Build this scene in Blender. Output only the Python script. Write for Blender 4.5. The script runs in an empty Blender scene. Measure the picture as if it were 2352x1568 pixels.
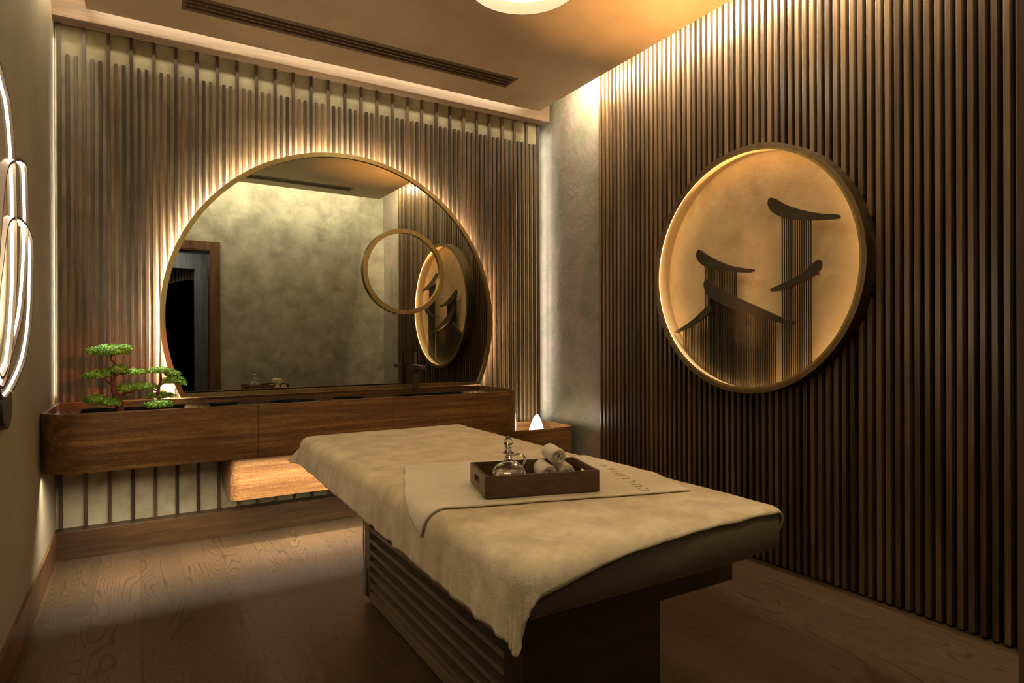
import bpy, bmesh, math, random
from mathutils import Vector, Matrix, noise
random.seed(7)
PI = math.pi
S = bpy.context.scene
COL = S.collection

# ------------------------------------------------------------------ camera, world, exposure
cam_d = bpy.data.cameras.new('camera')
cam_d.sensor_width = 36.0
cam_d.lens = 36.0 * 1418.06 / 2352.0
cam_d.clip_start = 0.02
cam_d.clip_end = 60
cam = bpy.data.objects.new('camera', cam_d)
COL.objects.link(cam)
_y, _p, _r = 0.5421, -0.0006, -0.0033
F = Vector((math.sin(_y) * math.cos(_p), math.cos(_y) * math.cos(_p), math.sin(_p)))
R0 = Vector((math.cos(_y), -math.sin(_y), 0))
U0 = R0.cross(F)
Rv = R0 * math.cos(_r) + U0 * math.sin(_r)
Uv = -R0 * math.sin(_r) + U0 * math.cos(_r)
cam.matrix_world = Matrix(((Rv.x, Uv.x, -F.x, 0), (Rv.y, Uv.y, -F.y, 0), (Rv.z, Uv.z, -F.z, 1.2), (0, 0, 0, 1)))
S.camera = cam

world = bpy.data.worlds.new('world')
S.world = world
world.use_nodes = True
world.node_tree.nodes['Background'].inputs[0].default_value = (0.9, 0.75, 0.55, 1)
world.node_tree.nodes['Background'].inputs[1].default_value = 0.02

S.view_settings.view_transform = 'Standard'
S.view_settings.look = 'None'
S.view_settings.gamma = 1
S.view_settings.use_curve_mapping = False
S.view_settings.exposure = 1.28

WARM = (1.0, 0.85, 0.58)
COVE = (1.0, 0.90, 0.66)
AMBER = (1.0, 0.56, 0.20)


def area(name, loc, direction, axis, length, width, power, color=WARM, spread=180):
    """strip light: emits along direction, its long side lies along axis"""
    l = bpy.data.lights.new(name, 'AREA')
    l.shape = 'RECTANGLE'
    l.size = length
    l.size_y = width
    l.energy = power
    l.color = color
    l.spread = math.radians(spread)
    o = bpy.data.objects.new(name, l)
    COL.objects.link(o)
    z = -Vector(direction).normalized()
    x = Vector(axis)
    x = (x - z * x.dot(z)).normalized()
    y = z.cross(x)
    m = Matrix((x, y, z)).transposed().to_4x4()
    m.translation = Vector(loc)
    o.matrix_world = m
    return o


# cove strips lying on top of the floating ceiling panel (panel X -0.245..2.685, Y 0.78..4.037, Z 3.0..3.07)
area('cove_light_right', (2.70, 2.30, 3.130), (1.0, 0, -0.35), (0, 1, 0), 2.9, 0.03, 52, COVE)
area('cove_light_back', (1.22, 4.02, 3.125), (0, 1.0, -0.30), (1, 0, 0), 2.9, 0.03, 4.5, COVE)
area('cove_light_left', (-0.262, 2.40, 3.125), (-1.0, 0, -0.35), (0, 1, 0), 3.2, 0.03, 12, COVE)
area('cove_light_door_side', (1.22, 0.74, 3.125), (0, -1.0, -0.50), (1, 0, 0), 2.9, 0.03, 26, (1.0, 0.94, 0.76))
# LED channel in the underside of the vanity
area('vanity_channel_light', (0.90, 3.668, 0.572), (0, 0.27, -1.0), (1, 0, 0), 2.55, 0.012, 11, (1.0, 0.90, 0.72), 120)
# LED under the trough cabinet
area('trough_channel_light', (1.65, 3.87, 0.295), (0, 0.25, -1.0), (1, 0, 0), 2.3, 0.012, 4, (1.0, 0.90, 0.68), 130)
# LED behind the left end of the slatted back panel
area('panel_edge_light_left', (-0.3935, 4.268, 1.9), (-1, -0.35, 0), (0, 0, 1), 2.0, 0.010, 0.4, (1.0, 0.93, 0.80))
# LED strip behind the right end of the slatted back panel
area('panel_edge_light', (2.872, 4.335, 1.75), (1, 0, 0), (0, 0, 1), 2.4, 0.03, 1.3, (1.0, 0.93, 0.80))
# invented spot without a fixture, put in the cove gap to brighten the bonsai
sl = bpy.data.lights.new('added_planter_spot', 'SPOT')
sl.energy = 170
sl.color = (1.0, 0.90, 0.68)
sl.spot_size = math.radians(17)
sl.spot_blend = 0.6
sl.shadow_soft_size = 0.02
slo = bpy.data.objects.new('added_planter_spot', sl)
COL.objects.link(slo)
slo.location = (0.02, 4.10, 3.10)
slo.rotation_euler = (Vector((0.0, 3.86, 1.0)) - Vector(slo.location)).to_track_quat('-Z', 'Y').to_euler()
# amber strip on the lower inside of the round niche, washing up over the ceiling edge
area('niche_light', (2.813, 2.2235, 0.950), (-0.20, 0, 1.0), (0, 1, 0), 0.16, 0.014, 3.2, (1.0, 0.52, 0.18), 48)
# added red spot with no fixture, tints the slats behind the bonsai
sp = bpy.data.lights.new('added_red_spot', 'SPOT')
sp.energy = 90
sp.color = (1.0, 0.10, 0.05)
sp.spot_size = math.radians(11)
sp.spot_blend = 1.0
sp.shadow_soft_size = 0.02
spo = bpy.data.objects.new('added_red_spot', sp)
COL.objects.link(spo)
spo.location = (1.15, 0.55, 1.75)
spo.rotation_euler = (Vector((-0.14, 4.25, 1.0)) - Vector(spo.location)).to_track_quat('-Z', 'Y').to_euler()
# corridor light outside the door
area('corridor_light', (0.25, -0.75, 2.45), (0.5, -0.4, -1.0), (1, 0, 0), 0.3, 0.3, 3.0, (0.95, 0.95, 1.0))


# ------------------------------------------------------------------ material helpers
def new_mat(name):
    m = bpy.data.materials.new(name)
    m.use_nodes = True
    nt = m.node_tree
    b = nt.nodes['Principled BSDF']
    return m, nt, b


def N(nt, t, **kw):
    n = nt.nodes.new(t)
    for k, v in kw.items():
        setattr(n, k, v)
    return n


def ramp(nt, stops):
    r = nt.nodes.new('ShaderNodeValToRGB')
    e = r.color_ramp.elements
    e[0].position, e[0].color = stops[0][0], (*stops[0][1], 1)
    e[1].position, e[1].color = stops[-1][0], (*stops[-1][1], 1)
    for p, c in stops[1:-1]:
        x = e.new(p)
        x.color = (*c, 1)
    return r


def coords(nt, scale=(1, 1, 1), rot=(0, 0, 0)):
    tc = N(nt, 'ShaderNodeTexCoord')
    mp = N(nt, 'ShaderNodeMapping')
    mp.inputs['Scale'].default_value = scale
    mp.inputs['Rotation'].default_value = rot
    nt.links.new(tc.outputs['Object'], mp.inputs['Vector'])
    return mp.outputs['Vector']


def bump(nt, b, height, strength, dist=0.01):
    bp = N(nt, 'ShaderNodeBump')
    bp.inputs['Strength'].default_value = strength
    bp.inputs['Distance'].default_value = dist
    nt.links.new(height, bp.inputs['Height'])
    nt.links.new(bp.outputs['Normal'], b.inputs['Normal'])


def wood(name, dark, mid, light, axis='x', rough=0.42, island=0.0, fine=90, curl=0.0, spec=0.5, coat=0.0):
    m, nt, b = new_mat(name)
    L = nt.links.new
    g_ = 34 if curl else 14
    s = {'x': (1.0, g_, g_), 'y': (g_, 1.2, g_), 'z': (g_, g_, 1.2)}[axis]
    s2 = {'x': (4, fine, fine), 'y': (fine, 4, fine), 'z': (fine, fine, 4)}[axis]
    n1 = N(nt, 'ShaderNodeTexNoise')
    n1.inputs['Scale'].default_value = 1
    n1.inputs['Detail'].default_value = 6
    n1.inputs['Distortion'].default_value = 0.6
    L(coords(nt, s), n1.inputs['Vector'])
    n2 = N(nt, 'ShaderNodeTexNoise')
    n2.inputs['Scale'].default_value = 1
    n2.inputs['Detail'].default_value = 3
    L(coords(nt, s2), n2.inputs['Vector'])
    mx = N(nt, 'ShaderNodeMath', operation='MULTIPLY_ADD')
    mx.inputs[1].default_value = 0.45
    L(n2.outputs['Fac'], mx.inputs[0])
    mx2 = N(nt, 'ShaderNodeMath', operation='MULTIPLY')
    mx2.inputs[1].default_value = 0.62
    L(n1.outputs['Fac'], mx2.inputs[0])
    L(mx2.outputs[0], mx.inputs[2])
    fac = mx.outputs[0]
    if island:
        g = N(nt, 'ShaderNodeNewGeometry')
        a = N(nt, 'ShaderNodeMath', operation='MULTIPLY_ADD')
        a.inputs[1].default_value = island
        sub = N(nt, 'ShaderNodeMath', operation='SUBTRACT')
        sub.inputs[1].default_value = 0.5
        L(g.outputs['Random Per Island'], sub.inputs[0])
        L(sub.outputs[0], a.inputs[0])
        L(fac, a.inputs[2])
        fac = a.outputs[0]
    if curl:
        n3 = N(nt, 'ShaderNodeTexNoise')
        n3.inputs['Scale'].default_value = 1
        n3.inputs['Detail'].default_value = 2
        sc = {'x': (60, 60, 130), 'y': (60, 60, 130), 'z': (60, 60, 60)}[axis]
        L(coords(nt, sc), n3.inputs['Vector'])
        a = N(nt, 'ShaderNodeMath', operation='MULTIPLY_ADD')
        a.inputs[1].default_value = curl
        sub = N(nt, 'ShaderNodeMath', operation='SUBTRACT')
        sub.inputs[1].default_value = 0.5
        L(n3.outputs['Fac'], sub.inputs[0])
        L(sub.outputs[0], a.inputs[0])
        L(fac, a.inputs[2])
        fac = a.outputs[0]
    r = ramp(nt, [(0.30, dark), (0.52, mid), (0.74, light)])
    L(fac, r.inputs[0])
    L(r.outputs[0], b.inputs['Base Color'])
    b.inputs['Roughness'].default_value = rough
    b.inputs['Specular IOR Level'].default_value = spec
    b.inputs['Coat Weight'].default_value = coat
    b.inputs['Coat Roughness'].default_value = 0.1
    bump(nt, b, fac, 0.12, 0.004)
    return m


def plaster(name, c1, c2, c3, rough=0.75, sc=2.2, bs=0.25):
    m, nt, b = new_mat(name)
    L = nt.links.new
    v = coords(nt)
    n1 = N(nt, 'ShaderNodeTexNoise')
    n1.inputs['Scale'].default_value = sc
    n1.inputs['Detail'].default_value = 8
    n1.inputs['Roughness'].default_value = 0.62
    n1.inputs['Distortion'].default_value = 0.35
    L(v, n1.inputs['Vector'])
    r = ramp(nt, [(0.32, c1), (0.5, c2), (0.68, c3)])
    L(n1.outputs['Fac'], r.inputs[0])
    L(r.outputs[0], b.inputs['Base Color'])
    b.inputs['Roughness'].default_value = rough
    n2 = N(nt, 'ShaderNodeTexNoise')
    n2.inputs['Scale'].default_value = 14
    n2.inputs['Detail'].default_value = 6
    L(v, n2.inputs['Vector'])
    bump(nt, b, n2.outputs['Fac'], bs, 0.01)
    return m


def plain(name, c, rough=0.5, metal=0.0, spec=0.5):
    m, nt, b = new_mat(name)
    b.inputs['Base Color'].default_value = (*c, 1)
    b.inputs['Roughness'].default_value = rough
    b.inputs['Metallic'].default_value = metal
    b.inputs['Specular IOR Level'].default_value = spec
    return m


def metal(name, c, rough=0.35):
    m, nt, b = new_mat(name)
    n = N(nt, 'ShaderNodeTexNoise')
    n.inputs['Scale'].default_value = 1
    n.inputs['Detail'].default_value = 3
    nt.links.new(coords(nt, (30, 30, 4)), n.inputs['Vector'])
    r = ramp(nt, [(0.3, tuple(x * 0.85 for x in c)), (0.7, tuple(min(1, x * 1.12) for x in c))])
    nt.links.new(n.outputs['Fac'], r.inputs[0])
    nt.links.new(r.outputs[0], b.inputs['Base Color'])
    b.inputs['Metallic'].default_value = 1.0
    b.inputs['Roughness'].default_value = rough
    return m


def emit(name, c, s):
    m = bpy.data.materials.new(name)
    m.use_nodes = True
    nt = m.node_tree
    nt.nodes.clear()
    e = nt.nodes.new('ShaderNodeEmission')
    e.inputs[0].default_value = (*c, 1)
    e.inputs[1].default_value = s
    o = nt.nodes.new('ShaderNodeOutputMaterial')
    nt.links.new(e.outputs[0], o.inputs[0])
    return m


def cloth(name, c1, c2, bs=0.5, sc=260, rough=0.95):
    m, nt, b = new_mat(name)
    L = nt.links.new
    v = coords(nt)
    n1 = N(nt, 'ShaderNodeTexNoise')
    n1.inputs['Scale'].default_value = 9
    n1.inputs['Detail'].default_value = 7
    n1.inputs['Roughness'].default_value = 0.7
    L(v, n1.inputs['Vector'])
    r = ramp(nt, [(0.33, c1), (0.66, c2)])
    L(n1.outputs['Fac'], r.inputs[0])
    L(r.outputs[0], b.inputs['Base Color'])
    b.inputs['Roughness'].default_value = rough
    b.inputs['Specular IOR Level'].default_value = 0.15
    b.inputs['Sheen Weight'].default_value = 0.25
    n2 = N(nt, 'ShaderNodeTexNoise')
    n2.inputs['Scale'].default_value = sc
    n2.inputs['Detail'].default_value = 3
    L(v, n2.inputs['Vector'])
    n3 = N(nt, 'ShaderNodeTexNoise')
    n3.inputs['Scale'].default_value = 28
    n3.inputs['Detail'].default_value = 4
    L(v, n3.inputs['Vector'])
    ad = N(nt, 'ShaderNodeMath', operation='MULTIPLY_ADD')
    ad.inputs[1].default_value = 1.5
    L(n3.outputs['Fac'], ad.inputs[0])
    L(n2.outputs['Fac'], ad.inputs[2])
    bump(nt, b, ad.outputs[0], bs, 0.0016)
    return m


WAL = ((0.030, 0.012, 0.005), (0.095, 0.040, 0.015), (0.20, 0.088, 0.032))
M_VAN = wood('walnut_veneer', (0.058, 0.023, 0.008), (0.158, 0.070, 0.023), (0.31, 0.160, 0.052), 'x', 0.34, curl=0.28)
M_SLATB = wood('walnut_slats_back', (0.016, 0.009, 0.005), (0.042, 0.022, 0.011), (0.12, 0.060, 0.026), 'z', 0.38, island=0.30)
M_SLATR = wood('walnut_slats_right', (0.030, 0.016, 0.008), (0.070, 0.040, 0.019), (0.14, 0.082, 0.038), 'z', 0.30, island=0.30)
M_BEAM = wood('oak_beam', (0.085, 0.048, 0.024), (0.17, 0.098, 0.05), (0.26, 0.155, 0.08), 'x', 0.45)
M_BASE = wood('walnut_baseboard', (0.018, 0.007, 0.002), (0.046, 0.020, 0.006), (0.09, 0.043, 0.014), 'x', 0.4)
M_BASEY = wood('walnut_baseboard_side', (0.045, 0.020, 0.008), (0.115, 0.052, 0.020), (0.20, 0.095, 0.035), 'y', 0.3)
M_BED = wood('dark_bed_wood', (0.012, 0.008, 0.004), (0.030, 0.020, 0.010), (0.055, 0.038, 0.02), 'x', 0.45)
M_BEDL = wood('bed_louvre_wood', (0.13, 0.088, 0.050), (0.19, 0.130, 0.075), (0.25, 0.172, 0.10), 'y', 0.45)
M_TRAY = wood('tray_wood', (0.032, 0.016, 0.008), (0.078, 0.041, 0.020), (0.14, 0.076, 0.038), 'x', 0.38)
M_DOOR = wood('door_trim_wood', (0.040, 0.018, 0.008), (0.095, 0.045, 0.020), (0.17, 0.085, 0.038), 'z', 0.4)
M_GREY = wood('grey_oak', (0.10, 0.095, 0.085), (0.20, 0.19, 0.17), (0.32, 0.30, 0.27), 'z', 0.5)
M_COUNTER = wood('glossy_counter', (0.022, 0.012, 0.008), (0.055, 0.032, 0.020), (0.10, 0.060, 0.038), 'x', 0.16, coat=0.5)
M_WALL = plaster('olive_plaster', (0.19, 0.165, 0.11), (0.28, 0.245, 0.17), (0.36, 0.32, 0.225), sc=4.6)
M_PANEL = plaster('panel_plaster', (0.19, 0.150, 0.085), (0.30, 0.245, 0.142), (0.38, 0.315, 0.19), sc=5)
M_WALLL = plaster('sand_plaster', (0.25, 0.205, 0.13), (0.31, 0.255, 0.165), (0.37, 0.305, 0.20), sc=1.3, rough=0.6, bs=0.1)
M_CEIL = plaster('ceiling_plaster', (0.56, 0.41, 0.245), (0.66, 0.49, 0.30), (0.74, 0.56, 0.35), sc=1.7, rough=0.5, bs=0.08)
M_ART = plaster('amber_plaster', (0.42, 0.32, 0.18), (0.52, 0.40, 0.24), (0.60, 0.47, 0.29), sc=4, bs=0.9)
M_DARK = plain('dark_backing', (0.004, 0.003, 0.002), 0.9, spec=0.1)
M_BLACK = plain('black_recess', (0.003, 0.003, 0.003), 0.9, spec=0.1)
M_BRASS = metal('brushed_brass', (0.38, 0.27, 0.11), 0.36)
M_BRONZE = metal('dark_bronze', (0.20, 0.14, 0.075), 0.38)
M_ROOF = plain('dark_pagoda_metal', (0.040, 0.028, 0.015), 0.45, 0.4)
M_SCONCE = plain('sconce_metal', (0.11, 0.080, 0.052), 0.7, 0.0, spec=0.2)
M_GUN = metal('gunmetal', (0.20, 0.17, 0.12), 0.3)
M_BLACKM = plain('black_metal', (0.02, 0.014, 0.008), 0.4, 0.3)
M_VENT = plain('vent_paint', (0.16, 0.10, 0.06), 0.5)
M_MIRROR = plain('mirror_glass', (0.50, 0.50, 0.42), 0.0, 1.0)
M_MIRROR2 = plain('clear_mirror_glass', (0.86, 0.82, 0.72), 0.0, 1.0)
M_BLANKET = cloth('beige_terry', (0.46, 0.355, 0.20), (0.72, 0.58, 0.36), 0.8)
M_TOWEL = cloth('cream_towel', (0.62, 0.52, 0.36), (0.72, 0.61, 0.43), 0.3, 400)
M_ROLL = cloth('white_rolled_towel', (0.60, 0.51, 0.38), (0.70, 0.60, 0.46), 0.5, 400)
M_LETTER = cloth('embossed_letters', (0.40, 0.31, 0.19), (0.46, 0.36, 0.23), 0.2)
M_COVER = plain('mattress_cover', (0.11, 0.085, 0.05), 0.8)
M_GREYP = plain('grey_plastic', (0.26, 0.23, 0.18), 0.5)
M_WHITEP = plain('white_plastic', (0.75, 0.70, 0.60), 0.4)
M_BARK = plaster('bark', (0.030, 0.015, 0.008), (0.07, 0.032, 0.016), (0.12, 0.06, 0.03), sc=60, rough=0.9, bs=0.9)
M_SOIL = plain('dark_soil', (0.012, 0.010, 0.008), 0.9)
M_LED = emit('led_white', (1.0, 0.88, 0.70), 55)
M_HALO = emit('led_halo', (1.0, 0.88, 0.68), 150)
M_AMB = emit('led_amber', (1.0, 0.60, 0.24), 8)
M_AMB2 = emit('led_amber_roofs', (1.0, 0.70, 0.34), 2.5)
M_CLIGHT = emit('ceiling_diffuser', (1.0, 0.88, 0.64), 5.0)
M_SALT = emit('glowing_stone', (1.0, 0.84, 0.62), 8)


def leaf_mat():
    m, nt, b = new_mat('bonsai_foliage')
    g = N(nt, 'ShaderNodeNewGeometry')
    r = ramp(nt, [(0.0, (0.04, 0.16, 0.012)), (0.6, (0.12, 0.36, 0.025)), (1.0, (0.40, 0.66, 0.09))])
    nt.links.new(g.outputs['Random Per Island'], r.inputs[0])
    nt.links.new(r.outputs[0], b.inputs['Base Color'])
    b.inputs['Roughness'].default_value = 0.5
    return m


M_LEAF = leaf_mat()


def slate_mat():
    m, nt, b = new_mat('slate_tiles')
    L = nt.links.new
    v = coords(nt)
    n1 = N(nt, 'ShaderNodeTexNoise')
    n1.inputs['Scale'].default_value = 1.6
    n1.inputs['Detail'].default_value = 8
    n1.inputs['Distortion'].default_value = 1.2
    L(v, n1.inputs['Vector'])
    r = ramp(nt, [(0.30, (0.15, 0.15, 0.095)), (0.45, (0.23, 0.21, 0.145)), (0.56, (0.29, 0.225, 0.185)), (0.75, (0.20, 0.195, 0.13))])
    L(n1.outputs['Fac'], r.inputs[0])
    n2 = N(nt, 'ShaderNodeTexNoise')
    n2.inputs['Scale'].default_value = 4.5
    n2.inputs['Detail'].default_value = 9
    n2.inputs['Roughness'].default_value = 0.6
    n2.inputs['Distortion'].default_value = 0.7
    L(v, n2.inputs['Vector'])
    ab = N(nt, 'ShaderNodeMath', operation='SUBTRACT')
    ab.inputs[1].default_value = 0.5
    L(n2.outputs['Fac'], ab.inputs[0])
    ab2 = N(nt, 'ShaderNodeMath', operation='ABSOLUTE')
    L(ab.outputs[0], ab2.inputs[0])
    rv = ramp(nt, [(0.0, (1, 1, 1)), (0.022, (0, 0, 0))])
    L(ab2.outputs[0], rv.inputs[0])
    mx = N(nt, 'ShaderNodeMixRGB')
    mx.inputs[2].default_value = (0.40, 0.35, 0.24, 1)
    mf = N(nt, 'ShaderNodeMath', operation='MULTIPLY')
    mf.inputs[1].default_value = 0.32
    L(rv.outputs[0], mf.inputs[0])
    L(mf.outputs[0], mx.inputs[0])
    L(r.outputs[0], mx.inputs[1])
    # tile joints on the YZ plane
    tc = N(nt, 'ShaderNodeTexCoord')
    sx = N(nt, 'ShaderNodeSeparateXYZ')
    L(tc.outputs['Object'], sx.inputs[0])
    cx = N(nt, 'ShaderNodeCombineXYZ')
    L(sx.outputs['Y'], cx.inputs['X'])
    L(sx.outputs['Z'], cx.inputs['Y'])
    br = N(nt, 'ShaderNodeTexBrick')
    br.inputs['Scale'].default_value = 1.0
    br.inputs['Mortar Size'].default_value = 0.0015
    br.inputs['Brick Width'].default_value = 1.2
    br.inputs['Row Height'].default_value = 0.6
    br.inputs['Color1'].default_value = (1, 1, 1, 1)
    br.inputs['Color2'].default_value = (0.86, 0.84, 0.84, 1)
    br.inputs['Mortar'].default_value = (0.6, 0.6, 0.6, 1)
    L(cx.outputs[0], br.inputs['Vector'])
    m2 = N(nt, 'ShaderNodeMixRGB', blend_type='MULTIPLY')
    m2.inputs[0].default_value = 1
    L(mx.outputs[0], m2.inputs[1])
    L(br.outputs['Color'], m2.inputs[2])
    L(m2.outputs[0], b.inputs['Base Color'])
    b.inputs['Roughness'].default_value = 0.42
    ad = N(nt, 'ShaderNodeMath', operation='MULTIPLY_ADD')
    ad.inputs[1].default_value = 1.0
    L(n2.outputs['Fac'], ad.inputs[0])
    n4 = N(nt, 'ShaderNodeTexNoise')
    n4.inputs['Scale'].default_value = 22
    n4.inputs['Detail'].default_value = 5
    L(v, n4.inputs['Vector'])
    m4 = N(nt, 'ShaderNodeMath', operation='MULTIPLY')
    m4.inputs[1].default_value = 0.3
    L(n4.outputs['Fac'], m4.inputs[0])
    L(m4.outputs[0], ad.inputs[2])
    bump(nt, b, ad.outputs[0], 0.5, 0.018)
    return m


M_SLATE = slate_mat()


def floor_mat():
    m, nt, b = new_mat('oak_plank_floor')
    L = nt.links.new
    tc = N(nt, 'ShaderNodeTexCoord')
    sx = N(nt, 'ShaderNodeSeparateXYZ')
    L(tc.outputs['Object'], sx.inputs[0])
    cx = N(nt, 'ShaderNodeCombineXYZ')          # plank length along Y
    L(sx.outputs['Y'], cx.inputs['X'])
    L(sx.outputs['X'], cx.inputs['Y'])
    br = N(nt, 'ShaderNodeTexBrick')
    br.offset = 0.37
    br.inputs['Scale'].default_value = 1.0
    br.inputs['Mortar Size'].default_value = 0.0009
    br.inputs['Mortar Smooth'].default_value = 0.2
    br.inputs['Brick Width'].default_value = 1.25
    br.inputs['Row Height'].default_value = 0.19
    br.inputs['Color1'].default_value = (0.2, 0.2, 0.2, 1)
    br.inputs['Color2'].default_value = (0.8, 0.8, 0.8, 1)
    br.inputs['Mortar'].default_value = (0.0, 0.0, 0.0, 1)
    L(cx.outputs[0], br.inputs['Vector'])
    # cathedral grain : contour lines of a stretched noise, shifted per plank
    add = N(nt, 'ShaderNodeVectorMath', operation='MULTIPLY_ADD')
    add.inputs[1].default_value = (7.0, 9.0, 3.0)
    L(br.outputs['Color'], add.inputs[0])
    mp = N(nt, 'ShaderNodeMapping')
    mp.inputs['Scale'].default_value = (6.0, 0.9, 1)
    L(tc.outputs['Object'], mp.inputs['Vector'])
    L(mp.outputs['Vector'], add.inputs[2])
    n1 = N(nt, 'ShaderNodeTexNoise')
    n1.inputs['Scale'].default_value = 0.8
    n1.inputs['Detail'].default_value = 2.0
    n1.inputs['Roughness'].default_value = 0.45
    n1.inputs['Distortion'].default_value = 0.5
    L(add.outputs[0], n1.inputs['Vector'])
    ml = N(nt, 'ShaderNodeMath', operation='MULTIPLY')
    ml.inputs[1].default_value = 300
    L(n1.outputs['Fac'], ml.inputs[0])
    sn = N(nt, 'ShaderNodeMath', operation='SINE')
    L(ml.outputs[0], sn.inputs[0])
    r1 = ramp(nt, [(0.62, (1, 1, 1)), (1.0, (0, 0, 0))])
    L(sn.outputs[0], r1.inputs[0])
    n2 = N(nt, 'ShaderNodeTexNoise')
    n2.inputs['Scale'].default_value = 1
    n2.inputs['Detail'].default_value = 4
    mp2 = N(nt, 'ShaderNodeMapping')
    mp2.inputs['Scale'].default_value = (120, 7, 1)
    L(tc.outputs['Object'], mp2.inputs['Vector'])
    L(mp2.outputs['Vector'], n2.inputs['Vector'])
    base = ramp(nt, [(0.15, (0.046, 0.027, 0.012)), (0.5, (0.080, 0.045, 0.020)), (0.85, (0.108, 0.068, 0.034))])
    mixf = N(nt, 'ShaderNodeMath', operation='MULTIPLY_ADD')
    mixf.inputs[1].default_value = 0.45
    L(n2.outputs['Fac'], mixf.inputs[0])
    h = N(nt, 'ShaderNodeMath', operation='MULTIPLY')
    h.inputs[1].default_value = 0.5
    L(br.outputs['Color'], h.inputs[0])
    L(h.outputs[0], mixf.inputs[2])
    L(mixf.outputs[0], base.inputs[0])
    gr = N(nt, 'ShaderNodeMixRGB', blend_type='MULTIPLY')
    gr.inputs[0].default_value = 0.46
    L(base.outputs[0], gr.inputs[1])
    L(r1.outputs[0], gr.inputs[2])
    jo = N(nt, 'ShaderNodeMixRGB')
    L(br.outputs['Fac'], jo.inputs[0])
    L(gr.outputs[0], jo.inputs[1])
    jo.inputs[2].default_value = (0.03, 0.018, 0.01, 1)
    L(jo.outputs[0], b.inputs['Base Color'])
    b.inputs['Roughness'].default_value = 0.42
    bump(nt, b, r1.outputs[0], 0.15, 0.0012)
    return m


M_FLOOR = floor_mat()


def glass(name, c, rough=0.0, ior=1.45):
    m, nt, b = new_mat(name)
    b.inputs['Base Color'].default_value = (*c, 1)
    b.inputs['Roughness'].default_value = rough
    b.inputs['Transmission Weight'].default_value = 1.0
    b.inputs['IOR'].default_value = ior
    return m


M_GLASS = glass('clear_glass', (1, 1, 1))
M_OIL = glass('amber_oil', (1.0, 0.90, 0.62), ior=1.40)


# ------------------------------------------------------------------ geometry helpers
def obj(name, bm, mat, parent=None, smooth=False):
    me = bpy.data.meshes.new(name)
    bmesh.ops.recalc_face_normals(bm, faces=bm.faces)
    bm.to_mesh(me)
    bm.free()
    if smooth:
        for p in me.polygons:
            p.use_smooth = True
    if isinstance(mat, (list, tuple)):
        for x in mat:
            me.materials.append(x)
    else:
        me.materials.append(mat)
    o = bpy.data.objects.new(name, me)
    COL.objects.link(o)
    if parent:
        o.parent = parent
        o.matrix_parent_inverse = parent.matrix_basis.inverted()
    return o


def autosmooth(o, ang=35):
    me = o.data
    for p in me.polygons:
        p.use_smooth = True
    me.update()
    bm = bmesh.new()
    bm.from_mesh(me)
    for e in bm.edges:
        if len(e.link_faces) == 2 and e.calc_face_angle(0) > math.radians(ang):
            e.smooth = False
    bm.to_mesh(me)
    bm.free()
    return o


def thing(name, loc, label, cat, group=None):
    o = bpy.data.objects.new(name, None)
    o.empty_display_size = 0.1
    COL.objects.link(o)
    o.location = loc
    o['label'] = label
    o['category'] = cat
    if group:
        o['group'] = group
    return o


def tag(o, label, cat, group=None):
    o['label'] = label
    o['category'] = cat
    if group:
        o['group'] = group
    return o


def struct(name, bm, mat):
    o = obj(name, bm, mat)
    o['kind'] = 'structure'
    return o


def box(bm, x0, x1, y0, y1, z0, z1, bev=0):
    r = bmesh.ops.create_cube(bm, size=1.0)
    vs = r['verts']
    for v in vs:
        v.co = Vector(((x0 + x1) / 2 + v.co.x * (x1 - x0), (y0 + y1) / 2 + v.co.y * (y1 - y0), (z0 + z1) / 2 + v.co.z * (z1 - z0)))
    if bev:
        es = set()
        for v in vs:
            es.update(v.link_edges)
        bmesh.ops.bevel(bm, geom=list(es), offset=bev, segments=2, affect='EDGES', profile=0.5)


def BX(*a, **k):
    bm = bmesh.new()
    box(bm, *a, **k)
    return bm


def prism(bm, pts, z0, z1, M=None):
    """pts 2D loop extruded z0..z1; M maps local (x,y,z) -> world"""
    a = [bm.verts.new(Vector((p[0], p[1], z0))) for p in pts]
    b = [bm.verts.new(Vector((p[0], p[1], z1))) for p in pts]
    n = len(pts)
    bm.faces.new(a[::-1])
    bm.faces.new(b)
    for i in range(n):
        bm.faces.new((a[i], a[(i + 1) % n], b[(i + 1) % n], b[i]))
    if M is not None:
        for v in a + b:
            v.co = M @ v.co


def plate(bm, outer, holes, z0, z1, M=None):
    """flat plate with holes (2D loops) and thickness"""
    loops = []
    edges = []
    for lp in [outer] + holes:
        vs = [bm.verts.new(Vector((p[0], p[1], z0))) for p in lp]
        es = [bm.edges.new((vs[i], vs[(i + 1) % len(vs)])) for i in range(len(vs))]
        edges += es
        loops.append(vs)
    r = bmesh.ops.triangle_fill(bm, use_beauty=True, use_dissolve=False, edges=edges)
    fs = [g for g in r['geom'] if isinstance(g, bmesh.types.BMFace)]
    top = {}
    allv = [v for l in loops for v in l]
    for v in allv:
        top[v] = bm.verts.new(Vector((v.co.x, v.co.y, z1)))
    for f in fs:
        bm.faces.new([top[v] for v in f.verts])
    for l in loops:
        for i in range(len(l)):
            a, b = l[i], l[(i + 1) % len(l)]
            bm.faces.new((a, b, top[b], top[a]))
    if M is not None:
        for v in allv + list(top.values()):
            v.co = M @ v.co


def circ(cx, cy, r, n=48, a0=0, a1=2 * PI, ry=None):
    ry = ry or r
    full = abs(a1 - a0 - 2 * PI) < 1e-6
    m = n if full else n + 1
    return [(cx + r * math.cos(a0 + (a1 - a0) * i / n), cy + ry * math.sin(a0 + (a1 - a0) * i / n)) for i in range(m)]


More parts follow.
